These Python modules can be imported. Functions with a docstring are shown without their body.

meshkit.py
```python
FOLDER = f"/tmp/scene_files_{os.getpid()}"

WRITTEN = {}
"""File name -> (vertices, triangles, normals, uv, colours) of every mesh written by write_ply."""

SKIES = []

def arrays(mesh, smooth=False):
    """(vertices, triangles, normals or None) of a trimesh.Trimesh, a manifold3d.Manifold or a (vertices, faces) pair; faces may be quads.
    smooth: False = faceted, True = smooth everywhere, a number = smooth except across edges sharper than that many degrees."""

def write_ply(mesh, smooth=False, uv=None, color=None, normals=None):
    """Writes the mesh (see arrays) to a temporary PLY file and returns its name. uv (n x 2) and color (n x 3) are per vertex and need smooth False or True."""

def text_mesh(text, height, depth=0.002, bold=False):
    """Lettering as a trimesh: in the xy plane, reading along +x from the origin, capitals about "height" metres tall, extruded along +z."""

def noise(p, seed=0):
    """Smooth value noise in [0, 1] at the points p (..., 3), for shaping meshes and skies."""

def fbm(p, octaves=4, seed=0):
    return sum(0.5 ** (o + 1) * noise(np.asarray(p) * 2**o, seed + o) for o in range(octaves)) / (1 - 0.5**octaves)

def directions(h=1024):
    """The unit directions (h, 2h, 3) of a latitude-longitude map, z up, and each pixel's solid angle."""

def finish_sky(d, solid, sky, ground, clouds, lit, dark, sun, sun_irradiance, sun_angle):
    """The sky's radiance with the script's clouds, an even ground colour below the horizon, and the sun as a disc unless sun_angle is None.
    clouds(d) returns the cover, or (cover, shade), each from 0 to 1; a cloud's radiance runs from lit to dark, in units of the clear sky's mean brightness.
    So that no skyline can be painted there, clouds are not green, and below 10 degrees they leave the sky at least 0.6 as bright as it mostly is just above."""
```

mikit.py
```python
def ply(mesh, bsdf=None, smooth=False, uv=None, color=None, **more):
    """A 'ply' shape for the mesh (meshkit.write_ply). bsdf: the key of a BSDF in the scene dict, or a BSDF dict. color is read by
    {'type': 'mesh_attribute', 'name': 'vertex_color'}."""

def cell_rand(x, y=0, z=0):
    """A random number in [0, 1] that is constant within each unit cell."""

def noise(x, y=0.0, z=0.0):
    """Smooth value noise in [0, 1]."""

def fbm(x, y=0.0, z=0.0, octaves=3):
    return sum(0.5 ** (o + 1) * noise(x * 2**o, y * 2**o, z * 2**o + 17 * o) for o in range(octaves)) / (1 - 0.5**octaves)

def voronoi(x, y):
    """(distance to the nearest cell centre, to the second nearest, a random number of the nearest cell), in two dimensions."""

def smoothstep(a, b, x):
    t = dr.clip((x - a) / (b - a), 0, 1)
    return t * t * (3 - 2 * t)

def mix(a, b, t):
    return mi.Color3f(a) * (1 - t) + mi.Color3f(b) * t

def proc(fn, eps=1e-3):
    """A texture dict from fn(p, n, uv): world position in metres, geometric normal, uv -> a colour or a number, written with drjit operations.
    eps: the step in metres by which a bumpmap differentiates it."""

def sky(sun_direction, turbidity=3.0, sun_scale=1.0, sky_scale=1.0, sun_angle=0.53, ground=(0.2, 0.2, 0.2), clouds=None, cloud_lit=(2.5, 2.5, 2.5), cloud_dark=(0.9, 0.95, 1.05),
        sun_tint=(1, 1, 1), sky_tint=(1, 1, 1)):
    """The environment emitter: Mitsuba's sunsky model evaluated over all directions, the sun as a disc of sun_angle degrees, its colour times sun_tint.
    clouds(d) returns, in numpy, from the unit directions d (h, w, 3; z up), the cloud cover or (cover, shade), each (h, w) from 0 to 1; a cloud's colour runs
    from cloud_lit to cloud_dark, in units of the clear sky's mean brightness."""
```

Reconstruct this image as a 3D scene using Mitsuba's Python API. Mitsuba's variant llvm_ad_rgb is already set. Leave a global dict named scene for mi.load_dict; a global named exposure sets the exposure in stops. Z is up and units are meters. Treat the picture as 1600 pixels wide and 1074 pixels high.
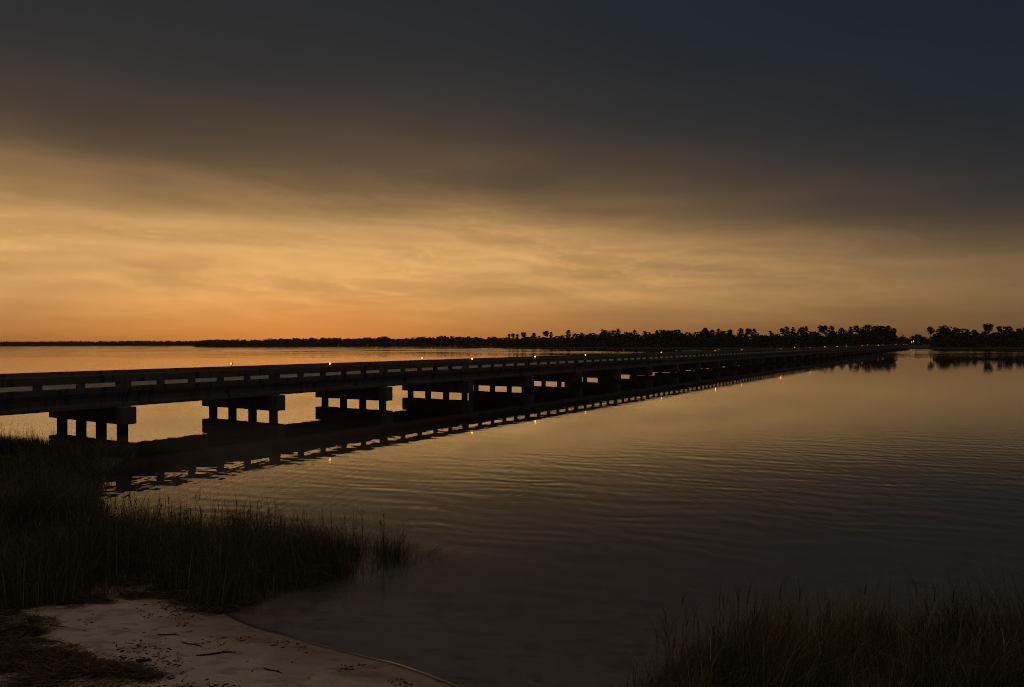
import math
import numpy as np, trimesh, drjit as dr, mitsuba as mi
import mikit, meshkit
from mikit import proc, noise, fbm, smoothstep, mix

T = mi.ScalarTransform4f
scene, labels = {}, {}

# ------------------------------------------------------------------ camera
EYE = 5.51                       # metres above the water
ROLL = 0.00259
PITCH = -0.0008
scene['camera'] = {
    'type': 'perspective', 'fov': math.degrees(2 * math.atan(800 / 1147.9)), 'fov_axis': 'x',
    'near_clip': 0.1, 'far_clip': 60000.0,
    'to_world': T().look_at(origin=[0, 0, EYE], target=[0, 100, EYE + 100 * PITCH], up=[math.sin(ROLL), 0, math.cos(ROLL)]),
}

# ------------------------------------------------------------------ sky: after sunset
exposure = 1.3
SUN_AZ = -17.0


def clouds(d):
    """A dark cloud deck high in the west with a ragged lower edge; under it thin cloud lit gold from below the horizon."""
    az = np.degrees(np.arctan2(d[..., 0], d[..., 1]))
    el = np.degrees(np.arcsin(np.clip(d[..., 2], -1, 1)))
    hz = np.maximum(np.hypot(d[..., 0], d[..., 1]), 1e-4)
    k = 1.0 / (d[..., 2] + 0.10)
    u, v = d[..., 0] * k, d[..., 1] * k                      # the cloud layer seen from below
    a = np.radians(28)
    s, t = u * np.cos(a) - v * np.sin(a), u * np.sin(a) + v * np.cos(a)

    def fb(x, y, z, o, seed):
        return meshkit.fbm(np.stack([x, y, z + 0 * x], -1), o, seed) - 0.5

    wob = fb(u * .5, v * .5, 3.1, 3, 5)
    streak = fb(s * .75 + wob, t * 2.2 + 1.5 * wob, 1.0, 5, 11)
    ang = fb(d[..., 0] / hz * 2.2 + 7, d[..., 1] / hz * 2.2, el * .42 + 1.2 * wob, 4, 23)      # flat bands low over the horizon
    bands = fb(d[..., 0] / hz * 1.6 + 3, d[..., 1] / hz * 1.6, el * .95 + 1.0 * wob, 4, 31)
    cx, cy = d[..., 0] / hz, d[..., 1] / hz
    curl = fb(cx * 5 + 2, cy * 5, el * .25, 3, 51)
    wisp = fb(cx * 9 + 5 + 2.4 * curl, cy * 9, el * .95 + 3.6 * curl + 5.0 * cx, 6, 57)          # torn veils of thin cloud
    fil = fb(cx * 6 + 3 * curl + 9, cy * 6, el * 1.7 + 7 * cx + 2.5 * wisp, 4, 63)
    fil = np.clip(1 - np.abs(fil) * 7, 0, 1) ** 2 * np.clip(.5 + 3 * curl, 0, 1)             # bright threads
    off = np.abs((az + 27 + 180) % 360 - 180)                # degrees from the brightest part of the afterglow
    glow = np.maximum(0.865 * np.exp(-(off / 62.0) ** 2.6), .03)
    edge = np.interp(off, [0, 24, 46, 60, 90, 180], [9.0, 9.7, 6.8, 5.1, 4.0, 4.0])
    e = el - edge + 1.8 * streak + 1.8 * ang + 2.4 * wisp + 1.6 * curl
    soft = 1.25 - .15 * np.clip((off - 15) / 40, 0, 1)
    under = 1 / (1 + np.exp(np.clip(e / soft, -40, 40)))
    tail = .36 * np.exp(-np.maximum(e, 0) / 3.8)
    lit = glow * (.64 * under * (1 + .6 * bands + .4 * streak + 1.0 * wisp + .42 * fil) + tail * (1 + .5 * bands * under + .7 * streak * (1 - under) + .5 * wisp))
    lit = lit * (1 - .85 * np.exp(-(np.maximum(el, 0) / 2.5) ** 1.7))
    lit = lit + .030 * np.exp(-(off / 42) ** 2) * np.exp(-np.maximum(el, 0) / 30)
    lit = lit + OVER * smooth01((el - 28) / 40)              # the deck thins out overhead, where the dusk sky still shines through
    cover = 1 - 0.66 * np.exp(-(np.maximum(el, 0) / 4.4) ** 1.7) * (1 - np.clip(e / 3 + .3, 0, 1))
    return cover, 1 - np.clip(lit, 0, 1)


def smooth01(x):
    x = np.clip(x, 0, 1)
    return x * x * (3 - 2 * x)


OVER = 0.20
e0, a0 = math.radians(1.0), math.radians(SUN_AZ)
scene['sky'] = mikit.sky((math.sin(a0) * math.cos(e0), math.cos(a0) * math.cos(e0), math.sin(e0)), turbidity=3, sun_scale=0.0, sky_scale=1.6, sky_tint=(1.07, .94, .9),
                         clouds=clouds, cloud_lit=(13.1, 7.25, 2.5), cloud_dark=(0.145, 0.285, 0.425))


# ------------------------------------------------------------------ helpers
def tag(key, label=None, cat=None, group=None, kind=None):
    d = {}
    if label: d['label'] = label
    if cat: d['category'] = cat
    if group: d['group'] = group
    if kind: d['kind'] = kind
    labels[key] = d


used = {}


def num(base):
    used[base] = used.get(base, -1) + 1
    return base if used[base] == 0 else f'{base}_{used[base]:03d}'


def put(key, mesh, bsdf, **kw):
    scene[key] = mikit.ply(mesh, bsdf, **kw)
    return key


class MB:
    """Collects vertices and triangles into one mesh."""

    def __init__(self):
        self.v, self.f, self.n = [], [], 0

    def add(self, v, f):
        v = np.asarray(v, float)
        self.v.append(v); self.f.append(np.asarray(f) + self.n); self.n += len(v)
        return self

    def box(self, lo, hi, frame=None, ch=0.0):
        lo, hi = np.asarray(lo, float), np.asarray(hi, float)
        if ch <= 0:
            c = np.array([[x, y, z] for x in (0, 1) for y in (0, 1) for z in (0, 1)])
            v = lo + c * (hi - lo)
            f = [[0, 1, 3], [0, 3, 2], [4, 6, 7], [4, 7, 5], [0, 4, 5], [0, 5, 1], [2, 3, 7], [2, 7, 6], [0, 2, 6], [0, 6, 4], [1, 5, 7], [1, 7, 3]]
        else:
            p = []
            for x in (0, 1):
                for y in (0, 1):
                    for z in (0, 1):
                        c = np.where(np.array([x, y, z]) > 0, hi, lo); s = np.where(np.array([x, y, z]) > 0, -ch, ch)
                        p += [c + s * m for m in ([0, 1, 1], [1, 0, 1], [1, 1, 0])]
            h = trimesh.convex.convex_hull(np.array(p))
            v, f = h.vertices, h.faces
        return self.add(frame(np.asarray(v)) if frame else v, f)

    def tris(self):
        return np.vstack(self.v), np.vstack(self.f)


def tube(points, radii, sides=6):
    p = np.asarray(points, float); r = np.broadcast_to(np.asarray(radii, float), (len(p),))
    t = np.gradient(p, axis=0); t /= np.linalg.norm(t, axis=1, keepdims=True) + 1e-12
    a = np.cross(t, np.where(np.abs(t[:, 2:]) < .9, [0, 0, 1.], [1., 0, 0])); a /= np.linalg.norm(a, axis=1, keepdims=True) + 1e-12
    b = np.cross(t, a); g = np.arange(sides) * 2 * np.pi / sides
    v = (p[:, None] + r[:, None, None] * (np.cos(g)[None, :, None] * a[:, None] + np.sin(g)[None, :, None] * b[:, None])).reshape(-1, 3)
    i, j = np.meshgrid(np.arange(len(p) - 1), np.arange(sides), indexing='ij')
    A, B = i * sides + j, i * sides + (j + 1) % sides
    f = np.stack([np.stack([A, B, B + sides], -1), np.stack([A, B + sides, A + sides], -1)], 2).reshape(-1, 3)
    n = len(v)
    caps = [[0, (k + 1) % sides, k] for k in range(1, sides - 1)] + [[n - sides, n - sides + k, n - sides + (k + 1) % sides] for k in range(1, sides - 1)]
    return v, np.vstack([f, caps])


def inside(poly, x, y):
    """Even-odd test, vectorised."""
    x, y = np.asarray(x), np.asarray(y); r = np.zeros(x.shape, bool)
    for (x0, y0), (x1, y1) in zip(poly, np.roll(poly, -1, axis=0)):
        c = (y0 > y) != (y1 > y)
        r ^= c & (x < (x1 - x0) * (y - y0) / (y1 - y0 + 1e-12) + x0)
    return r


def edge_dist(poly, x, y, closed=True):
    best = np.full(np.shape(x), 1e9)
    P = np.asarray(poly, float); Q = np.roll(P, -1, axis=0)
    if not closed: P, Q = P[:-1], Q[:-1]
    for (x0, y0), (x1, y1) in zip(P, Q):
        dx, dy = x1 - x0, y1 - y0
        t = np.clip(((x - x0) * dx + (y - y0) * dy) / (dx * dx + dy * dy + 1e-12), 0, 1)
        best = np.minimum(best, np.hypot(x - x0 - t * dx, y - y0 - t * dy))
    return best


# ------------------------------------------------------------------ materials
def two(d): return {'type': 'twosided', 'b': d}


def concrete(base, seed):
    def col(p, n, uv):
        a = fbm(p.x * .9 + seed, p.y * .9, p.z * 1.6, 4); st = fbm(p.x * 3.1, p.y * 3.1, p.z * .35 + seed, 3)
        g = fbm(p.x * 9, p.y * 9, p.z * 9, 2)
        k = 0.62 + .5 * a + .18 * (g - .5) - .55 * smoothstep(.52, .78, st)
        wet = smoothstep(.55, .15, p.z)                      # tide line on the piles
        return mi.Color3f(base) * dr.maximum(k, .15) * (1 - .6 * wet)
    return col


def bumpy(b, fn, scale, eps=.004):
    return {'type': 'bumpmap', 'arbitrary': proc(fn, eps), 'scale': scale, 'b': b}


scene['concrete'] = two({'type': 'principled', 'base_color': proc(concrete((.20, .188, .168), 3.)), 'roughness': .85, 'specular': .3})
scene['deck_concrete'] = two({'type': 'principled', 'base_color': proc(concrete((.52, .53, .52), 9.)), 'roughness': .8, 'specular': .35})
scene['housing'] = two({'type': 'principled', 'base_color': {'type': 'rgb', 'value': [.12, .07, .02]}, 'roughness': .5})
scene['galvanised'] = two({'type': 'principled', 'base_color': {'type': 'rgb', 'value': [.25, .25, .25]}, 'roughness': .5, 'metallic': .6})
scene['bark'] = two({'type': 'principled', 'base_color': proc(lambda p, n, uv: mi.Color3f(.085, .06, .045) * (.6 + .8 * fbm(p.x * 3, p.y * 3, p.z * .6, 3))), 'roughness': .95})


def leafy(c0, c1, s):
    return two({'type': 'principled', 'base_color': proc(lambda p, n, uv: mix(c0, c1, fbm(p.x * s, p.y * s, p.z * s, 2))), 'roughness': .8, 'specular': .2})


scene['needles'] = leafy((.03, .04, .018), (.09, .095, .04), .45)
scene['forest_leaves'] = leafy((.03, .04, .02), (.10, .10, .042), .12)
scene['shrub_leaves'] = leafy((.02, .028, .012), (.06, .07, .025), 3.)
scene['blades'] = two({'type': 'principled', 'base_color': {'type': 'mesh_attribute', 'name': 'vertex_color'}, 'roughness': .6, 'specular': .3})
scene['dead_wood'] = two({'type': 'principled', 'base_color': proc(lambda p, n, uv: mi.Color3f(.05, .036, .026) * (.5 + fbm(p.x * 20, p.y * 20, p.z * 20, 2))), 'roughness': .9})


def sand(p, n, uv):
    big = fbm(p.x * .45, p.y * .45, 1., 3); mid = fbm(p.x * 3., p.y * 3., 2., 3); fine = noise(p.x * 60., p.y * 60., 3.)
    c = mix((.53, .52, .535), (.67, .655, .68), .6 * big + .4 * mid) * (.86 + .28 * fine)
    c = mix(c, mi.Color3f(.16, .14, .12), .4 * smoothstep(.52, .72, fbm(p.x * 2.6 + 9, p.y * 5.2, 7., 5)))     # dark organic film
    wet = smoothstep(.16, .0, p.z + .08 * (mid - .5))
    c = c * (1 - .42 * wet)
    mud = smoothstep(-.12, -.9, p.z)  # silt taking over with depth, also painting in light lost under water
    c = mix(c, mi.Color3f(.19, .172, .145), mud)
    c = mix(c, mi.Color3f(.02, .016, .011), smoothstep(-.62, -1.35, p.z))                        # bed colour darkened with depth, standing in for light absorbed by deep water
    c = mix(c, mi.Color3f(.055, .043, .03) * (.6 + .8 * mid), .9 * smoothstep(15.7, 17.6, p.y + .8 * (big - .5)) * smoothstep(-.5, -.15, p.z))     # marsh mud among the grass
    return c


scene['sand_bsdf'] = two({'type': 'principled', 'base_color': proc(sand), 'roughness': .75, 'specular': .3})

# water: small wind ripples, stronger in drifting patches
rw = np.random.default_rng(7)
WAVES = []
for lam in (2.3, 1.9, 1.6, 1.4, 1.2, 1.05, .9, .8, .7, .6, .5, .4, .3):
    ang = math.radians(90 - 20 + rw.normal(0, 42)); kk = 2 * math.pi / lam
    WAVES.append((kk * math.cos(ang), kk * math.sin(ang), rw.uniform(0, 6.28), lam))


def ripples(p, n, uv):
    wx = p.x + .9 * (noise(p.x * .35, p.y * .35, 5.) - .5) + .35 * (noise(p.x * 1.1, p.y * 1.1, 3.) - .5); wy = p.y + 1.1 * (noise(p.x * .3, p.y * .3, 9.) - .5) + .3 * (noise(p.x * .9, p.y * .9, 7.) - .5)
    patch = .3 + 1.2 * smoothstep(.32, .68, fbm(p.x * .021, p.y * .034, 2., 2))
    patch *= .42 + 1.7 * smoothstep(46., 26., p.y - .5 * p.x) + 4.6 * smoothstep(210., 430., p.y)    # a breath of wind off the near shore, glassy under the bridge, wind on the open bay
    h = mi.Float(0)
    for i, (kx, ky, ph, lam) in enumerate(WAVES):
        h += (lam / 6.28) * RIPPLE * (1.15 if lam < .95 else .8 if lam < 1.5 else .5) * dr.sin(kx * wx + ky * wy + ph)
    return h * patch


RIPPLE = 0.00125
scene['water_bsdf'] = {'type': 'bumpmap', 'arbitrary': proc(ripples, .01), 'scale': 1.0, 'b': {'type': 'dielectric', 'int_ior': 1.45, 'ext_ior': 1.0}}

# ------------------------------------------------------------------ ground, beach and lake bed: one sheet
LAND = np.array([(16, 9.0), (11, 9.6), (8, 10.2), (4, 10.4), (2.6, 9.9), (1.5, 9.6), (.5, 10.4), (-.95, 11.6), (-2.2, 12.6), (-3.6, 13.5), (-5.0, 14.4), (-6.2, 15.4),
                 (-7.2, 16.8), (-8.6, 18.6), (-10.4, 20.2), (-12.8, 22.5), (-15.2, 26.0), (-17.2, 30.5), (-18.8, 35.5), (-23.5, 39), (-30, 43), (-44, 52), (-70, 75), (-140, 90),
                 (-140, -60), (60, -60), (60, 8)])


def ground_height(x, y):
    sd = edge_dist(LAND, x, y) * np.where(inside(LAND, x, y), 1, -1)
    p3 = np.stack([x, y, 0 * x], -1)
    wob = (meshkit.fbm(p3 * .35, 3, 3) - .5)
    sd = sd + .5 * wob
    land = .085 * np.minimum(sd, 3.2) + .03 * np.clip(sd - 3.2, 0, 12)
    water = np.maximum(.11 * sd, -.35 + .045 * (sd + 3.2)); water = np.maximum(water, -1.7)
    z = np.where(sd > 0, land, water)
    bank = np.clip((8.6 - y - .05 * np.abs(x)) / 9.0, 0, 1.0)                # the embankment the camera stands on
    bank = np.where(x > -60, bank, 0) * np.clip((sd) / 2, 0, 1)
    z = z + 3.55 * smooth01(bank) 
    z = z + np.where(sd > 0, 1, .4) * (.035 * (meshkit.fbm(p3 * 1.1, 3, 8) - .5) + .018 * (meshkit.noise(p3 * 4.5, 4) - .5)) * np.clip(np.abs(sd) * 1.5, .15, 1)
    return z


def graded(parts):
    out = []
    for a, b, s in parts:
        out.append(np.arange(a, b, s))
    return np.unique(np.concatenate(out + [[parts[-1][1]]]))


gx = graded([(-16000, -2000, 2000), (-2000, -200, 200), (-200, -40, 8), (-40, -14, .4), (-14, 3, .11), (3, 14, .25), (14, 40, 2), (40, 200, 20), (200, 2000, 200), (2000, 16000, 2000)])
gy = graded([(-16000, -2000, 2000), (-2000, -60, 120), (-60, 0, 4), (0, 9, .4), (9, 19, .11), (19, 40, .3), (40, 100, 2), (100, 400, 30), (400, 2000, 200), (2000, 16000, 2000)])
X, Y = np.meshgrid(gx, gy, indexing='ij')
Z = ground_height(X.ravel(), Y.ravel())
ii, jj = np.meshgrid(np.arange(len(gx) - 1), np.arange(len(gy) - 1), indexing='ij')
q = (ii * len(gy) + jj).ravel(); m = len(gy)
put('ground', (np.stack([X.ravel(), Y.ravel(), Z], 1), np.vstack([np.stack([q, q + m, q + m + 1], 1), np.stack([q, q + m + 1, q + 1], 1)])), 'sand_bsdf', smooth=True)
tag('ground', 'pale sandy beach sloping under the shallow water at the lower left', kind='structure')

w = 15500.0
put('water', (np.array([[-w, -w, 0], [w, -w, 0], [w, w, 0], [-w, w, 0.]]), np.array([[0, 1, 2], [0, 2, 3]])), 'water_bsdf', uv=np.array([[0, 0], [1, 0], [1, 1], [0, 1.]]))
tag('water', 'calm lightly rippled bay water reflecting the sunset', kind='structure')

sw = []
P_ = LAND[2:16]; L_ = np.r_[0, np.cumsum(np.linalg.norm(np.diff(P_, axis=0), axis=1))]
s_ = np.arange(0, L_[-1], .06); cx_, cy_ = np.interp(s_, L_, P_[:, 0]), np.interp(s_, L_, P_[:, 1])
nx_, ny_ = np.gradient(cy_), -np.gradient(cx_); nl_ = np.hypot(nx_, ny_); nx_, ny_ = nx_ / nl_, ny_ / nl_
o_ = np.linspace(-1.2, 1.2, 241)
hz_ = ground_height((cx_[:, None] + nx_[:, None] * o_).ravel(), (cy_[:, None] + ny_[:, None] * o_).ravel()).reshape(len(s_), -1)
k_ = np.argmin(np.abs(hz_) + .02 * np.abs(o_), axis=1); off_ = np.convolve(np.pad(o_[k_], 6, mode='edge'), np.ones(13) / 13, 'valid')
wl_x, wl_y = cx_ + nx_ * off_, cy_ + ny_ * off_
sgn = np.sign(ground_height(wl_x + nx_ * .4, wl_y + ny_ * .4) - ground_height(wl_x - nx_ * .4, wl_y - ny_ * .4))
prof = [(.05, -.012), (.035, .006), (.015, .017), (-.01, .02), (-.035, .013), (-.06, .005), (-.09, -.004)]
amp = (.2 + .55 * meshkit.noise(np.c_[s_ * .9, s_ * 0, s_ * 0], 3))[:, None]
vv = np.stack([np.c_[wl_x + nx_ * sgn * o, wl_y + ny_ * sgn * o, z * amp[:, 0] if z > 0 else np.full(len(s_), z)] for o, z in prof], 1)
n_, m_ = vv.shape[:2]; g_ = (np.arange(n_ - 1)[:, None] * m_ + np.arange(m_ - 1)).ravel()
put('water__swash_edge', (vv.reshape(-1, 3), np.vstack([np.stack([g_, g_ + 1, g_ + m_ + 1], 1), np.stack([g_, g_ + m_ + 1, g_ + m_], 1)])), {'type': 'dielectric', 'int_ior': 1.33, 'ext_ior': 1.0}, smooth=True)

# ------------------------------------------------------------------ the bridge
TH, DIST = 0.5655, 43.725
U = np.array([math.sin(TH), math.cos(TH), 0]); V = np.array([-math.cos(TH), math.sin(TH), 0])   # along, and across away from the camera


def bridge_frame(v):
    """(along, across, up) -> world."""
    v = np.asarray(v, float)
    return v[:, :1] * U + (v[:, 1:2] + DIST) * V + v[:, 2:3] * np.array([0, 0, 1.])


SEEN = [24.92, 36.41, 48.33, 60.64, 72.89, 85.2, 97.54, 109.82, 121.96]
PIERS = [0.6, 12.8] + SEEN
while PIERS[-1] < 618: PIERS.append(PIERS[-1] + 12.0)
CAP_T, CAP_W, PILE = .862, 8.858, .48
Z_CAP0, Z_CAP1, Z_SLAB0, Z_SLAB1, Z_TOP = .566, 1.655, 2.58, 2.76, 3.655
W0, W1 = .554, 8.30              # outer faces of the two parapets
tag('bridge', 'long low concrete trestle bridge crossing the water to the far shore', 'bridge')


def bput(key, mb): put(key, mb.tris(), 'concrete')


def pile_mesh(s, k, top):
    c = s + CAP_T / 2; wc = .81 + 2.397 * k
    return MB().box((c - PILE / 2, wc - PILE / 2, -3), (c + PILE / 2, wc + PILE / 2, top), bridge_frame, ch=.035)


CAP_FOOT = np.interp(np.arange(len(PIERS)), [0, 2, 3, 4, 5, 6, 8, 10], [.62, .60, .52, .45, .40, .37, .34, .32])      # the caps grow deeper towards the middle of the bay
for i, s in enumerate(PIERS):
    key = num('bridge__pile_cap')
    bput(key, MB().box((s, 0, CAP_FOOT[i]), (s + CAP_T, CAP_W, Z_CAP1), bridge_frame, ch=.025))
    for k in range(4):
        bput(f'{key}__pile' + (f'_{k:03d}' if k else ''), pile_mesh(s, k, CAP_FOOT[i]))


def girder_mesh(a, b, wc):
    """A prestressed I-beam from a to b, its middle at wc."""
    h = [(-.26, 1.66), (.26, 1.66), (.26, 1.84), (.10, 2.0), (.10, 2.3), (.2, 2.42), (.2, 2.578), (-.2, 2.578), (-.2, 2.42), (-.10, 2.3), (-.10, 2.0), (-.26, 1.84)]
    n = len(h); v = [(a, wc + y, z) for y, z in h] + [(b, wc + y, z) for y, z in h]
    f = [[k, (k + 1) % n, n + (k + 1) % n] for k in range(n)] + [[k, n + (k + 1) % n, n + k] for k in range(n)]
    cap = [(0, 1, 2), (0, 2, 11), (11, 2, 3), (11, 3, 10), (10, 3, 4), (10, 4, 9), (9, 4, 5), (9, 5, 8), (8, 5, 6), (8, 6, 7)]
    f += [list(c[::-1]) for c in cap] + [[n + x for x in c] for c in cap]
    return MB().add(bridge_frame(np.array(v)), f)


for i, (s, s2) in enumerate(zip(PIERS[:-1], PIERS[1:])):
    a, b = s + CAP_T / 2 + .012, s2 + CAP_T / 2 - .012       # joint to joint
    slab = num('bridge__deck_slab')
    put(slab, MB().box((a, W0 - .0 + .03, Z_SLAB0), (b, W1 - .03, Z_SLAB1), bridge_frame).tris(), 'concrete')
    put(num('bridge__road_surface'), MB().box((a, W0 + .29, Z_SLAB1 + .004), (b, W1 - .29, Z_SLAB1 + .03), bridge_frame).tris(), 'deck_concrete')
    for wc in (W0 + .36, W0 + 2.75, W1 - 2.75, W1 - .36):
        bput(num('bridge__girder'), girder_mesh(a + .02, b - .02, wc))
    for side in (0, 1):
        w0, w1 = (W0, W0 + .28) if side == 0 else (W1 - .28, W1)
        wi0, wi1 = w0 + .03, w1 - .03                        # posts stand a little back from rail and kerb
        par = num('bridge__parapet')
        mb = MB().box((a, w0, Z_SLAB1 - .002 if side else Z_SLAB1 + .003), (b, w1, 2.915), bridge_frame)
        mb.box((a, w0, 3.185), (b, w1, Z_TOP), bridge_frame, ch=.02)
        gap = (b - a - 2 * .42 - 4 * .42) / 5
        at = [a] + [a + .42 + gap * (k + 1) + .42 * k for k in range(4)] + [b - .42]
        single = i < (26 if side == 0 else 14)
        for k, x in enumerate(at):
            pm = MB() if single else mb
            pm.box((x, wi0, 2.915), (x + .42, wi1, 3.185), bridge_frame)
            if single: bput(f'{par}__post' + (f'_{k:03d}' if k else ''), pm)
        bput(par, mb)


def on_bridge(px, wc):
    """Distance along the bridge at which the line 'across = wc' is seen at photo column px."""
    t = (px - 800) / 1147.9
    # (s sin - (D+w) cos) = t (s cos + (D+w) sin)
    return (DIST + wc) * (math.cos(TH) + t * math.sin(TH)) / (math.sin(TH) - t * math.cos(TH))


def glow(rgb): return {'type': 'area', 'radiance': {'type': 'rgb', 'value': list(rgb)}}


NEAR_LAMPS = [516, 738, 836.5, 915, 1033.5, 1117.7, 1159, 1220, 1266, 1289, 1308, 1323, 1347, 1372, 1379.6, 1400, 1412]
FAR_LAMPS = [362, 660, 1057, 1122.5, 1242, 1356, 1391]
ORD = ['first', 'second', 'third', 'fourth', 'fifth', 'sixth', 'seventh', 'eighth', 'ninth', 'tenth', 'eleventh', 'twelfth', 'thirteenth', 'fourteenth', 'fifteenth', 'sixteenth', 'seventeenth']


def lamp(px, side, label):
    wc = W0 + .14 if side == 0 else W1 - .14
    s = on_bridge(px, wc); c = bridge_frame(np.array([[s, wc, Z_TOP]]))[0]
    key = num('marker_lamp')
    tag(key, label, 'lamp', 'amber marker lamps along the bridge parapets')
    foot = MB().add(*tube([c + [0, 0, .0], c + [0, 0, .02]], [.07, .07], 10)).add(*tube([c + [0, 0, .015], c + [0, 0, .13]], [.018, .018], 6))
    put(key + '__foot', foot.tris(), 'galvanised', smooth=30)
    h = c + [0, 0, .22]
    prof = [(-.05, .07), (-.035, .098), (.035, .098), (.05, .07)]
    put(key + '__housing', tube([h + U * x for x, r in prof], [r for x, r in prof], 16), 'housing', smooth=30)
    for k, sg in enumerate((-1, 1)):
        for part, dome, rgb in (('lens', [(.051, .094), (.062, .086), (.066, .062)], (1.9, .34, .03)), ('bulb', [(.0662, .052 - .02 * side), (.085, .036 - .014 * side), (.092, .004)], (12., 3.9, .65))):
            v, f = tube([h + U * (x * sg) for x, r in dome], [r for x, r in dome], 14)
            tri = v[f]; nrm = np.cross(tri[:, 1] - tri[:, 0], tri[:, 2] - tri[:, 0]); cen = tri.mean(1) - (h + U * .03 * sg)
            f = np.where(((nrm * cen).sum(1) < 0)[:, None], f[:, ::-1], f)
            scene[f'{key}__{part}' + ('_001' if k else '')] = mikit.ply((v, f), 'housing', smooth=False, emitter=glow(rgb))


for i, px in enumerate(NEAR_LAMPS): lamp(px, 0, f'amber lamp glowing on top of the near parapet, {ORD[i]} from the left on that side')
for i, px in enumerate(FAR_LAMPS): lamp(px, 1, f'small amber lamp glowing on the far parapet, {ORD[i]} from the left on that side')

for i, (px, hh, lab) in enumerate([(1424, 5.3, 'white light on a short pole past the far bridge end, left of two'), (1427.3, 6.0, 'white light on a taller pole past the far bridge end, right of two')]):
    Yd = 640.0; c = np.array([(px - 800) / 1147.9 * Yd, Yd, 0])
    key = num('pole_light')
    tag(key, lab, 'light', None)
    put(key + '__pole', tube([c + [0, 0, .3], c + [0, 0, hh]], [.09, .06], 8), 'galvanised', smooth=30)
    sph = trimesh.creation.icosphere(subdivisions=2, radius=.22)
    scene[key + '__lamp_head'] = mikit.ply((sph.vertices + c + [0, 0, hh + .2], sph.faces), 'housing', smooth=False, emitter=glow((2.4, 2.8, 2.2)))


# ------------------------------------------------------------------ far shores
def far_xy(px, d): return ((px - 800) / 1147.9 * d, d)


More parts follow.
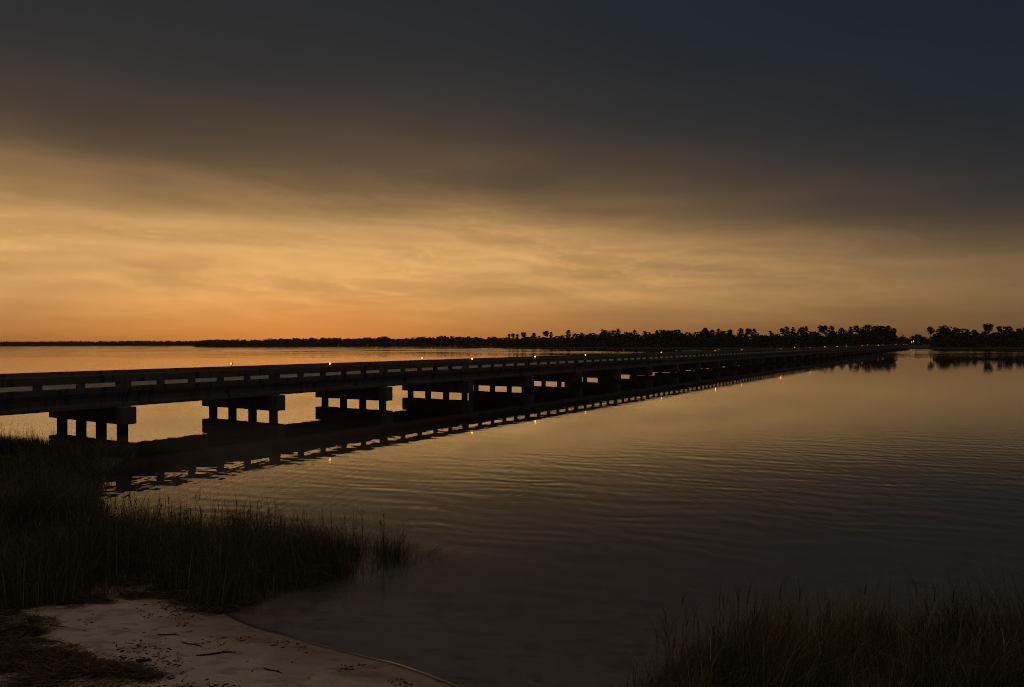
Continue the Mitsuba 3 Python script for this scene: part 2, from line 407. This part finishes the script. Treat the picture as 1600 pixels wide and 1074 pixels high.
def bank(key, front, depth, label, z=.45):
    """A low land strip behind the shoreline 'front', a flat top with a sloped face to the water."""
    F = np.array(front, float)
    B = F + np.array(depth, float)
    rows = [np.c_[F, np.full(len(F), -1.5)], np.c_[F + (B - F) * .004, np.full(len(F), .08)], np.c_[F + (B - F) * .04, np.full(len(F), z)], np.c_[B, np.full(len(F), z + 1.0)]]
    n = len(F); v = np.vstack(rows); f = []
    for r in range(3):
        for k in range(n - 1):
            a = r * n + k; f += [[a, a + 1, a + n + 1], [a, a + n + 1, a + n]]
    put(key, (v, np.array(f)), 'marsh_ground', smooth=False)
    tag(key, label, kind='structure')
    return F, B


scene['marsh_ground'] = two({'type': 'principled', 'base_color': proc(lambda p, n, uv: mix((.05, .042, .022), (.11, .09, .045), fbm(p.x * .08, p.y * .08, 0., 3))), 'roughness': .95})


def densify(pts, k):
    pts = np.array(pts, float); t = np.linspace(0, len(pts) - 1, (len(pts) - 1) * k + 1)
    out = np.c_[np.interp(t, np.arange(len(pts)), pts[:, 0]), np.interp(t, np.arange(len(pts)), pts[:, 1])]
    return out


def ragged(pts, amp, seed, k=14):
    P = densify(pts, k); r = np.random.default_rng(seed)
    P[1:-1, 1] += amp * (meshkit.fbm(np.c_[P[1:-1] * .013, np.zeros(len(P) - 2)], 3, seed) - .5)
    return P


S1 = ragged([far_xy(-500, 2350), far_xy(-100, 2320), far_xy(120, 2300), far_xy(270, 2250), far_xy(345, 2200)], 60, 1)
S2 = ragged([far_xy(300, 1480), far_xy(316, 1400), far_xy(430, 1330), far_xy(560, 1300), far_xy(700, 1260), far_xy(800, 1240), far_xy(870, 1200)], 40, 2)
S3 = ragged([far_xy(770, 860), far_xy(800, 800), far_xy(870, 735), far_xy(960, 690), far_xy(1080, 655), far_xy(1200, 620), far_xy(1300, 592), far_xy(1380, 572), far_xy(1412, 560), far_xy(1436, 566), far_xy(1480, 588), far_xy(1560, 590), far_xy(1660, 580), far_xy(1900, 560), far_xy(2300, 520)], 14, 3)
F1 = bank('far_shore', S1, (-100, 500), 'distant low shore at the left end of the horizon')
F2 = bank('wooded_shore', S2, (-20, 420), 'low shore in the middle distance on the left of the horizon')
F3 = bank('marsh_shore', S3, (60, 420), 'marshy shore behind the far end of the bridge')


def leaf_cloud(rng, centres, radii, count, size, flat=.75):
    """count small two-triangle leaf clumps scattered through ellipsoids."""
    c = np.asarray(centres)[rng.integers(0, len(centres), count) if np.ndim(radii) == 0 else rng.choice(len(centres), count, p=np.asarray(radii) ** 2 / np.sum(np.asarray(radii) ** 2))]
    idx = rng.choice(len(centres), count, p=np.asarray(radii) ** 2 / np.sum(np.asarray(radii) ** 2))
    c, R = np.asarray(centres)[idx], np.asarray(radii)[idx]
    d = rng.normal(size=(count, 3)); d /= np.linalg.norm(d, axis=1, keepdims=True)
    p = c + d * (R * rng.uniform(.35, 1, count) ** .5)[:, None] * np.array([1, 1, flat])
    a = rng.normal(size=(count, 3)); a /= np.linalg.norm(a, axis=1, keepdims=True)
    b = np.cross(a, rng.normal(size=(count, 3))); b /= np.linalg.norm(b, axis=1, keepdims=True) + 1e-9
    s = size * rng.uniform(.6, 1.35, (count, 1))
    v = np.stack([p - a * s, p + b * s * .6, p + a * s, p - b * s * .6], 1).reshape(-1, 3)
    k = np.arange(count)[:, None] * 4
    return v, np.vstack([k + [0, 1, 2], k + [0, 2, 3]])


def pine(seed, h=16., crown_w=6., bare=.55, lean=0., leaves=900, size=.42, umbrella=.6):
    """(trunk and limbs, crown) of a tall pine with its clumps of needles high up."""
    r = np.random.default_rng(seed)
    t = np.linspace(0, 1, 7); wob = np.cumsum(r.normal(0, .10, (7, 2)), axis=0); wob -= wob[0]
    axis = np.c_[wob[:, 0] + lean * h * t ** 2, wob[:, 1], h * .96 * t]
    wood = MB().add(*tube(axis, .24 * (1 - .8 * t) * h / 16, 7))
    cs, rs = [], []
    n = int(8 + crown_w)
    for k in range(n):
        u = (k + .5) / n; zz = bare + (1 - bare) * u
        base = np.array([np.interp(zz, t, axis[:, 0]), np.interp(zz, t, axis[:, 1]), zz * h * .96])
        reach = crown_w / 2 * (1 - abs(u - umbrella) ** 1.6 * (1.0 if u < umbrella else 2.6)) * r.uniform(.45, .95)
        g = k * 2.4 + r.uniform(-.4, .4)
        tip = base + [math.cos(g) * reach, math.sin(g) * reach, .3 + .25 * reach]
        wood.add(*tube([base, (base + tip) / 2 + [0, 0, -.1], tip], [.07, .05, .02], 4))
        R = crown_w * r.uniform(.13, .30)
        cs.append(tip); rs.append(R)
        if r.random() < .3: cs.append(tip * .8 + base * .2 - [0, 0, r.uniform(.6, 2.2)]); rs.append(R * .6)
        if r.random() < .6: cs.append(base * .45 + tip * .55 + [0, 0, .2]); rs.append(R * .7)
    cs.append(axis[-1] + [0, 0, -.3]); rs.append(crown_w * .2)
    return wood.tris(), leaf_cloud(r, np.array(cs), np.array(rs), leaves, size, .62)


def broad(seed, h=9., w=7., leaves=420, size=.7):
    r = np.random.default_rng(seed)
    k = 11
    cs = np.c_[r.uniform(-.34, .34, (k, 2)) * w, r.uniform(.18, .86, k) * h]
    rs = r.uniform(.2, .33, k) * w
    wood = MB().add(*tube([[0, 0, 0], [0, 0, h * .7]], [.2, .08], 5)).tris()
    v, f = leaf_cloud(r, cs, rs, leaves, size, .85)
    v[:, 2] = np.clip(v[:, 2], .05, h)
    return wood, (v, f)


def forest(key, F, B, rows, step, tall, templ, label, gap=None, leafsize=1.0):
    r = np.random.default_rng(len(F)); mb = MB()
    seg = np.linalg.norm(np.diff(F, axis=0), axis=1); L = np.r_[0, np.cumsum(seg)]
    for k, (t0, hs) in enumerate(rows):
        for s in np.arange(0, L[-1], step):
            s = s + r.uniform(-.5, .5) * step
            f0 = np.array([np.interp(s, L, F[:, 0]), np.interp(s, L, F[:, 1])]); b0 = np.array([np.interp(s, L, B[:, 0]), np.interp(s, L, B[:, 1])])
            p = f0 + (b0 - f0) * (t0 + r.uniform(-.012, .012))
            if gap is not None and gap(p): continue
            w_, c_ = templ[r.integers(len(templ))]
            sc = hs * tall(p) * r.uniform(.74, 1.16); g = r.uniform(0, 6.28); wd = sc * r.uniform(.9, 1.2)
            R = np.array([[math.cos(g) * wd, -math.sin(g) * wd, 0], [math.sin(g) * wd, math.cos(g) * wd, 0], [0, 0, sc]])
            for m_ in (w_, c_): mb.add(m_[0] @ R.T + [p[0], p[1], .3], m_[1])
    put(key, mb.tris(), 'forest_leaves')
    tag(key, label, 'trees', kind='stuff')


def road_gap(p):
    """The clearing through which the road runs on from the bridge."""
    q = np.array([p[0], p[1], 0]); s = q @ U; wv = q @ V - DIST
    return -12 < wv < 22 and s < 900


unit_pine = [pine(100 + k, 1 * 16., 6 + k % 3, .5, 0, 170, .95) for k in range(5)]
unit_broad = [broad(200 + k, 10., 8., 150, 1.25) for k in range(5)]
near_t = [tuple((v / 16., f) for v, f in p) for p in [pine(300 + k, 16., 6.5, .3, 0, 260, .8) for k in range(4)]] + [tuple((v / 10., f) for v, f in p) for p in [broad(320 + k, 10., 8.5, 300, .8) for k in range(5)]]
far_t = [tuple((v / 10., f) for v, f in p) for p in unit_broad] + [tuple((v / 16., f) for v, f in p) for p in unit_pine[:2]]
forest('far_forest', *F1, [(.03, 4.5), (.045, 7), (.07, 10), (.11, 12), (.17, 13), (.25, 13.5), (.35, 13.5)], 6, lambda p: 1 + .22 * (meshkit.noise(np.array([p[0] * .006, 3., 0])) - .5), far_t, 'thin dark line of forest on the distant shore at the left')
forest('mid_forest', *F2, [(.03, 4), (.04, 7), (.07, 11), (.12, 13.5), (.18, 14.5), (.25, 15)], 5.0, lambda p: (.76 + .22 * np.clip((p[0] + 600) / 300, 0, 1)) * (1 + .25 * (meshkit.noise(np.array([p[0] * .02, 9., 0])) - .5)), far_t, 'dark forest behind the middle stretch of shore left of centre')


def tall3(p):
    px = 800 + p[0] / p[1] * 1147.9
    base = np.interp(px, [780, 800, 860, 900, 1000, 1080, 1200, 1400, 1440, 1470, 1600], [.55, .62, .74, 1.14, 1.2, 1.08, 1.0, 1.22, .78, 1.22, 1.18])
    return base * (1 + .22 * (meshkit.noise(np.array([p[0] * .05, 5., 0])) - .5))


forest('near_forest', *F3, [(.08, 3.6), (.087, 5), (.10, 7.5), (.125, 10.5), (.16, 12.5), (.21, 13.5)], 4.2, tall3, near_t, 'dark wood massed behind the marsh along the far end of the bridge', gap=road_gap)
forest('gap_forest', np.array([[300., 930], [560, 860]]), np.array([[300., 1000], [580, 930]]), [(0, 8), (.4, 12), (.9, 13)], 6, lambda p: 1.0, far_t, 'lower trees closing the road clearing past the end of the bridge')

# the pines that stand out against the sky: column and row of the top in the photograph's survey, width of crown in metres, shape
PINES = [(796, 521.8, 3.2, 'u'), (801.5, 521.2, 4.2, 'u'), (808.5, 522.4, 3.4, 'u'), (818, 519.8, 7, 'u'), (834, 520.4, 5, 'u'), (853, 517.8, 7, 'u'), (861, 518.2, 4, 'o'),
         (888, 516.2, 6, 'o'), (965, 514.2, 6, 'o'), (992, 515.2, 4.2, 'o'), (1026, 515.6, 4, 'o'), (1036.5, 515.2, 4.2, 'o'), (1053, 516.8, 6, 'u'),
         (1102.5, 512.8, 7.5, 'o'), (1113, 515.6, 5, 'u'), (1123, 513, 4.4, 'c'), (1131, 518.6, 3.6, 'o'), (1141, 515.8, 5.2, 'u'), (1157, 512.4, 6.2, 'o'), (1170, 514, 6.4, 'u'), (1178.5, 513.6, 4.8, 'o'),
         (1205, 516.4, 3.2, 'c'), (1230, 510, 6.4, 'o'), (1222, 513, 4, 'u'), (1239.5, 511, 5, 'o'), (1251.5, 511.8, 6, 'u'), (1260, 509.8, 5, 'o'),
         (1282, 509.2, 5.6, 'u'), (1290, 508.2, 5.6, 'o'), (1299, 509, 5.4, 'o'), (1316, 512.4, 5.8, 'o'), (1329, 510.6, 5, 'o'), (1338, 508.4, 4.6, 'u'), (1355, 508.4, 9.5, 'o'), (1374.5, 511, 5, 'u'), (1388, 509.4, 6.2, 'o'), (1396, 513, 4.4, 'u'),
         (1454, 511.4, 5.5, 'u'), (1472, 511.8, 7.5, 'o'), (1512, 514.2, 3.4, 'o'), (1543, 507.4, 8, 'l'), (1562, 510.2, 4.5, 'l'), (1580, 512.3, 2.8, 'o'), (1593, 514, 6, 'o')]
WORD = {'u': 'flat-topped umbrella', 'o': 'round-crowned', 'c': 'pointed', 'l': 'leaning flat-topped'}
stretch = lambda px: 'on the low left point' if px < 870 else 'over the long wood' if px < 1090 else 'in the open pine row' if px < 1220 else 'in the thick pine group' if px < 1420 else 'right of the bridge end'
count = {}
for i, (px, ty, cw, kind) in enumerate(PINES):
    d = np.interp(px, [790, 870, 960, 1080, 1200, 1300, 1380, 1440, 1500, 1600], [850, 790, 745, 705, 672, 642, 622, 625, 640, 632])
    hor = 538.1 - .00259 * px
    h = EYE + (hor - ty) * d / 1147.9 - .4
    x, y = far_xy(px, d)
    key = num('pine_tree')
    wood, crown = pine(500 + i, h, cw, {'u': .70, 'o': .57, 'c': .5, 'l': .76}[kind], {'l': -.12}.get(kind, 0), int(300 + 130 * cw), .42, {'u': .62, 'o': .45, 'c': .12, 'l': .6}[kind])
    off = np.array([x, y, .4]) - ([-.12 * h * .9, 0, 0] if kind == 'l' else [0, 0, 0])
    put(key + '__trunk', (wood[0] + off, wood[1]), 'bark', smooth=40)
    put(key + '__crown', (crown[0] + off, crown[1]), 'needles')
    st = stretch(px); count[st] = count.get(st, 0) + 1
    tag(key, f'{WORD[kind]} pine on the skyline {st}, {ORD[count[st] - 1]} from the left there', 'tree', 'pines on the far shore skyline')


# ------------------------------------------------------------------ grass
def blades(rng, x, y, z, h, width, lean, wind, colours, segs=4, droop=1.0):
    """Tapered ribbons rooted at (x, y, z)."""
    n = len(x)
    g = rng.uniform(0, 2 * np.pi, n); ld = np.c_[np.cos(g), np.sin(g)] * (lean * np.abs(rng.normal(0, 1, n)))[:, None] + wind
    f = rng.uniform(0, 2 * np.pi, n); side = np.c_[np.cos(f), np.sin(f), np.zeros(n)]
    t = np.linspace(0, 1, segs + 1)
    V, C = [], []
    for k, u in enumerate(t):
        c = np.c_[x + ld[:, 0] * h * u ** 2 * droop, y + ld[:, 1] * h * u ** 2 * droop, z + h * (u - .28 * np.minimum((ld ** 2).sum(1), 1.6) * u ** 3)]
        wd = (width * (1 - u ** 1.6 * .92))[:, None] * side * .5
        V += [c - wd, c + wd]
        C += [colours, colours]
    V = np.stack(V, 1).reshape(-1, 3); C = np.stack(C, 1).reshape(-1, 3)
    b = np.arange(n)[:, None] * 2 * (segs + 1); F = []
    for k in range(segs):
        o = 2 * k
        F += [b + [o, o + 1, o + 3], b + [o, o + 3, o + 2]]
    return V, np.vstack(F), C


def scatter(rng, poly, n):
    P = np.asarray(poly, float); lo, hi = P.min(0), P.max(0); out = np.zeros((0, 2))
    while len(out) < n:
        p = rng.uniform(lo, hi, (2 * n, 2)); out = np.vstack([out, p[inside(P, p[:, 0], p[:, 1])]])
    return out[:n]


GREEN, OLIVE, STRAW, DEAD = np.array([.075, .115, .034]), np.array([.13, .128, .05]), np.array([.33, .27, .16]), np.array([.13, .095, .058])


def tint(rng, n, straw=.06, dead=.2):
    a = rng.random(n)[:, None]; c = GREEN * a + OLIVE * (1 - a)
    r = rng.random(n)
    c = np.where((r < dead)[:, None], DEAD, c); c = np.where((r > 1 - straw)[:, None], STRAW, c)
    return c * rng.uniform(.65, 2.15, (n, 1))


def marsh(key, label, poly, n, h0, seed, stalks, sparse=None, straw=.05, hfun=None):
    rng = np.random.default_rng(seed); parts = []
    P = scatter(rng, poly, n)
    dens = meshkit.fbm(np.c_[P * 1.35, np.zeros(len(P))], 3, seed)                       # tussocks with gaps between them
    inner = np.clip(edge_dist(poly, P[:, 0], P[:, 1]) / .9, 0, 1)
    keep = rng.random(len(P)) < np.clip((dens - .38) * 5.5, .10, 1) * (.2 + .8 * inner)
    if sparse is not None: keep &= rng.random(len(P)) < sparse(P[:, 0], P[:, 1])
    P = P[keep]
    z = np.maximum(ground_height(P[:, 0], P[:, 1]), -.4)
    hv = h0 * (.55 + .9 * meshkit.fbm(np.c_[P * .55, np.ones(len(P))], 3, seed + 1)) * (.72 + .28 * np.clip(edge_dist(poly, P[:, 0], P[:, 1]) / 1.0, 0, 1))
    if hfun is not None: hv = hv * hfun(P[:, 0], P[:, 1])
    hh = hv * (.4 + .85 * rng.random(len(P)) ** .8) * (1 + .25 * (rng.random(len(P)) < .06))
    zt = np.minimum(z, .25)
    comb = np.c_[meshkit.noise(np.c_[P * .8, np.full(len(P), 5.)], seed + 3), meshkit.noise(np.c_[P * .8, np.full(len(P), 9.)], seed + 4)] - .5
    hh = hh * (.7 + .8 * np.clip((dens[keep] - .38) * 3.2, 0, .62))
    parts.append(blades(rng, P[:, 0], P[:, 1], z, hh, rng.uniform(.009, .019, len(P)), .24, np.array([.06, -.03]) + .75 * comb, tint(rng, len(P), straw)))
    # bent and broken old stems
    k = len(P) // 7; Q = P[:k]
    parts.append(blades(rng, Q[:, 0], Q[:, 1], z[:k], hh[:k] * 1.0, rng.uniform(.006, .012, k), .85, np.array([.0, .0]), tint(rng, k, .32, .5)))
    # tall thin stalks that stand clear of the rest
    Pin = P[edge_dist(poly, P[:, 0], P[:, 1]) > .4]
    S = Pin[rng.choice(len(Pin), min(stalks, len(Pin)), replace=False)]; zs = np.maximum(ground_height(S[:, 0], S[:, 1]), -.3)
    hs = rng.uniform(1.15, 1.62, len(S)) * h0 * (1 if hfun is None else np.sqrt(hfun(S[:, 0], S[:, 1])))
    parts.append(blades(rng, S[:, 0], S[:, 1], zs, hs, rng.uniform(.014, .024, len(S)), .10, np.array([.02, .0]), tint(rng, len(S), .1, .4), 5))
    # side leaves on the stalks
    for u in (.45, .6, .74, .86):
        parts.append(blades(rng, S[:, 0], S[:, 1], zs + hs * u, hs * .3, rng.uniform(.01, .016, len(S)), .45, np.array([0., 0]), tint(rng, len(S), .1, .4), 3))
    H = rng.random(len(S)) < .55; u = .86
    for d_ in range(3):                                      # narrow seed heads
        parts.append(blades(rng, S[H, 0], S[H, 1], zs[H] + hs[H] * u, hs[H] * rng.uniform(.1, .16, H.sum()), rng.uniform(.014, .024, H.sum()), .16, np.array([.1, 0.]), tint(rng, H.sum(), .25, .6), 3))
    mb = MB(); C = []
    for v, f, c in parts: mb.add(v, f); C.append(c)
    put(key, mb.tris(), 'blades', smooth=False, color=np.vstack(C))
    tag(key, label, 'grass', kind='stuff')


LEFT = np.array([(-12.2, 14.9), (-10.2, 15.1), (-8.3, 15.7), (-7.3, 16.3), (-6.6, 15.6), (-5.4, 15.6), (-4.5, 16.9), (-3.6, 17.9), (-2.5, 18.7), (-2.15, 19.4), (-3.4, 20.0), (-5.6, 20.4), (-8, 20.6),
                 (-10.5, 20.9), (-12.4, 23), (-14.8, 26.5), (-16.8, 31), (-18.4, 36), (-22, 39.5), (-30, 42), (-34, 38), (-24, 24), (-16, 17)])
MAIN = np.array([(-13.0, 13.9), (-10.6, 14.1), (-9.3, 14.6), (-8.5, 15.2), (-7.8, 15.9), (-7.2, 15.7), (-6.7, 15.2), (-6.1, 15.1), (-5.3, 15.6), (-4.5, 16.9), (-3.6, 17.8), (-2.5, 18.5), (-1.85, 19.2), (-3.2, 20.1), (-5.6, 20.4), (-8, 20.6), (-10.5, 20.9), (-14, 20.5), (-15.5, 17)])
SPIT = np.array([(-10.5, 20.0), (-12.4, 23), (-14.8, 26.5), (-16.8, 31), (-18.4, 36), (-22, 39.5), (-30, 42), (-34, 38), (-24, 24), (-16, 17)])
RIGHT = np.array([(1.45, 8.4), (1.45, 10.6), (2.0, 11.6), (3.2, 12.1), (4.6, 12.1), (6, 12.2), (8, 12.2), (10.5, 12.2), (12, 12), (12, 8.2)])
marsh('marsh_grass', 'tall dark marsh grass standing in the shallows at the left in front of the bridge', MAIN, 66000, 1.0, 11, 420, sparse=lambda x, y: np.interp(x, [-5.5, -3.0, -2.0], [1, .5, .3]), hfun=lambda x, y: np.clip(.75 + .25 * (-2 - x) / 3, .6, 1.05))
marsh('bank_grass', 'thick grass covering the spit at the left edge below the bridge', SPIT, 66000, 1.0, 12, 260, hfun=lambda x, y: np.interp(y, [20, 25, 31, 36], [1.0, .95, .66, .5]))
marsh('reed_grass', 'clump of grass in the lower right corner at the water edge', RIGHT, 70000, 1.2, 13, 230, straw=.11, hfun=lambda x, y: .95 + .015 * (x - 2))

# grass along the far marsh edge, in coarse tufts
rg = np.random.default_rng(21); F, B = F3
seg = np.linalg.norm(np.diff(F, axis=0), axis=1); Lc = np.r_[0, np.cumsum(seg)]
s = rg.uniform(0, Lc[-1], 16000); t = rg.uniform(.004, .085, 16000)
fx, fy = np.interp(s, Lc, F[:, 0]), np.interp(s, Lc, F[:, 1]); bx, by = np.interp(s, Lc, B[:, 0]), np.interp(s, Lc, B[:, 1])
px_, py_ = fx + (bx - fx) * t, fy + (by - fy) * t
v, f, c = blades(rg, px_, py_, np.full(len(s), .05), rg.uniform(.5, 1.25, len(s)), rg.uniform(.25, .6, len(s)), .2, np.array([0., 0]), tint(rg, len(s), .3, .3), 2)
put('shore_grass', (v, f), 'blades', color=c)
tag('shore_grass', 'pale strip of marsh grass along the far waterline under the wood', 'grass', kind='stuff')

# the dark bush on the spit
rs_ = np.random.default_rng(5)
bc = np.array([[-24.6 + .42 * k, 33.0 + rs_.uniform(-.5, .5), .55 + .35 * math.sin(k * .9 + .5) * .5 + .12] for k in range(8)])
v, f = leaf_cloud(rs_, bc, np.array([.62, .66, .6, .55, .6, .62, .55, .42]), 9000, .045, .9)
put('low_bush__foliage', (v, f), 'shrub_leaves')
mb = MB()
for k in range(8):
    g = np.array([bc[k, 0], bc[k, 1], 0]); mb.add(*tube([g + [0, 0, .1], (g + bc[k]) / 2 + [.05, 0, .1], bc[k]], [.03, .02, .008], 5))
put('low_bush__stem', mb.tris(), 'bark', smooth=40)
tag('low_bush', 'low dense dark bush at the left edge in front of the bridge', 'bush')

# ------------------------------------------------------------------ beach litter
def straw_mat(key, label, poly, n, thick, seed):
    rng = np.random.default_rng(seed); P = scatter(rng, poly, n)
    e = np.clip(edge_dist(poly, P[:, 0], P[:, 1]) / .35, 0, 1)
    keep = rng.random(n) < .04 + .96 * e ** 1.3 * np.clip((meshkit.fbm(np.c_[P[:, 0] * 1.5, P[:, 1] * 3.4, np.zeros(n)], 4, seed) - .44) * 8, .02, 1); P, e = P[keep], e[keep]; n = len(P)
    z = ground_height(P[:, 0], P[:, 1]) + .006 + thick * e * rng.uniform(0, 1, n) * (.3 + .9 * meshkit.fbm(np.c_[P * 1.7, np.ones(n)], 3, seed))
    g = rng.normal(.25, .7, n); L = rng.uniform(.05, .42, n); d = np.c_[np.cos(g), np.sin(g), rng.normal(0, .3, n)] * L[:, None] / 2
    sd = np.c_[-np.sin(g), np.cos(g), rng.normal(0, .6, n)] * (rng.uniform(.002, .005, n))[:, None]
    c = np.c_[P, z]; bend = np.c_[-np.sin(g), np.cos(g), np.zeros(n)] * (rng.normal(0, .12, n) * L)[:, None]
    V = np.stack([c - d - sd, c - d + sd, c + bend - sd, c + bend + sd, c + d - sd, c + d + sd], 1).reshape(-1, 3)
    V[:, 2] = np.maximum(V[:, 2], ground_height(V[:, 0], V[:, 1]) + .003)
    k = np.arange(n)[:, None] * 6; F = np.vstack([k + [0, 1, 3], k + [0, 3, 2], k + [2, 3, 5], k + [2, 5, 4]])
    a = rng.random(n)[:, None]; C = (np.array([.066, .056, .046]) * (1 - a ** 3) + np.array([.34, .27, .19]) * a ** 3)
    put(key, (V, F), 'blades', color=np.repeat(C, 6, axis=0)); tag(key, label, 'straw', kind='stuff')


straw_mat('straw_wrack', 'heap of dark washed-up straw at the left edge of the beach', np.array([(-10.6, 14.35), (-9.6, 14.3), (-8.75, 14.05), (-8.35, 13.6), (-8.5, 13.1), (-8.1, 12.85), (-8.5, 12.5), (-10.3, 12.4)]), 26000, .14, 31)
straw_mat('straw_drift', 'drift of dark straw along the bottom left corner of the beach', np.array([(-9.8, 13.1), (-8.4, 13.1), (-7.5, 12.8), (-7.0, 12.3), (-6.1, 12.1), (-5.5, 11.75), (-5.7, 11.0), (-7.2, 10.9), (-9.8, 11.2)]), 34000, .12, 32)
straw_mat('grass_litter', 'dark litter of dead stems along the foot of the marsh grass above the beach', np.array([(-12, 13.8), (-10.5, 13.85), (-9.2, 14.4), (-8.4, 14.95), (-7.7, 15.55), (-7.2, 15.4), (-6.7, 14.95), (-6.0, 14.85), (-5.3, 15.3), (-5.4, 15.8), (-6.4, 16.2), (-7.4, 17.3), (-8.4, 17.6), (-9.8, 17.3), (-10.4, 15.8), (-12, 14.8)]), 52000, .10, 33)
BEACH = np.array([(-9, 14.6), (-7.6, 15.6), (-6.3, 15.2), (-5.0, 14.2), (-3.6, 13.2), (-2.2, 12.3), (-1.2, 11.5), (-2, 10.8), (-6, 11.3), (-7.4, 13)])
rl = np.random.default_rng(41); mb = MB()
P = scatter(rl, BEACH, 2600); dn = meshkit.fbm(np.c_[P * 1.1, np.zeros(len(P))], 3, 77); P = P[rl.random(len(P)) < np.clip((dn - .52) * 6, .015, .8)]
for x, y in P:
    z = ground_height(np.array([x]), np.array([y]))[0]; g = rl.normal(.2, .8); L = rl.uniform(.02, .09) * (1.9 if rl.random() < .12 else 1)
    dx, dy = math.cos(g) * L / 2, math.sin(g) * L / 2; r_ = rl.uniform(.004, .011)
    mb.add(*tube([[x - dx, y - dy, z + r_ * .5], [x + dy * .3, y - dx * .3, z + r_ * rl.uniform(.8, 2.)], [x + dx, y + dy, z + r_ * .5]], [r_ * .6, r_, r_ * .5], 5))
put('beach_litter', mb.tris(), 'dead_wood'); tag('beach_litter', 'scattered dark bits of reed and bark on the sand', 'litter', kind='stuff')
STICKS = [(-5.15, 12.75, .25, .62, .016, 'longest thin curved dark stick lying on the sand, with a forked end'), (-6.35, 13.55, -.15, .42, .013, 'slender dark twig in the middle of the beach'),
          (-5.75, 13.15, -.5, .5, .012, 'crooked dark twig left of the longest stick on the sand'), (-6.15, 12.25, .1, .24, .03, 'short thick piece of dark bark near the bottom edge of the beach'),
          (-3.95, 12.1, -.6, .45, .014, 'dark stick lying near the waterline at the bottom of the beach'), (-5.9, 15.0, .5, .3, .03, 'stubby dark piece of driftwood beside the marsh grass at the top of the beach')]
for x, y, g, L, r_, lab in STICKS:
    t = np.linspace(-.5, .5, 6); px2 = x + math.cos(g) * L * t; py2 = y + math.sin(g) * L * t + .09 * L * np.sin(t * 5); pz2 = ground_height(px2, py2) + r_ * .8
    key = num('stick'); mb = MB().add(*tube(np.c_[px2, py2, pz2], r_ * np.array([.55, .9, 1, .85, .7, .35]), 7))
    b0 = np.array([px2[3], py2[3], pz2[3]]); e1 = b0 + [math.cos(g + .6) * L * .25, math.sin(g + .6) * L * .25, .02]
    mb.add(*tube([b0, e1], [r_ * .5, r_ * .2], 5)); put(key, mb.tris(), 'dead_wood', smooth=50); tag(key, lab, 'stick')

# ------------------------------------------------------------------ evening haze over the bay
scene['haze_air'] = {'type': 'homogeneous', 'albedo': {'type': 'rgb', 'value': [.95, .95, .95]}, 'sigma_t': 0.00007}
scene['haze'] = {'type': 'cube', 'to_world': T().translate([0, 0, 10.0]).scale([16600, 16600, 15.0]), 'bsdf': {'type': 'null'}, 'interior': {'type': 'ref', 'id': 'haze_air'}}
scene['camera']['medium'] = {'type': 'ref', 'id': 'haze_air'}
tag('haze', 'thin warm evening haze over the bay', 'haze', kind='stuff')
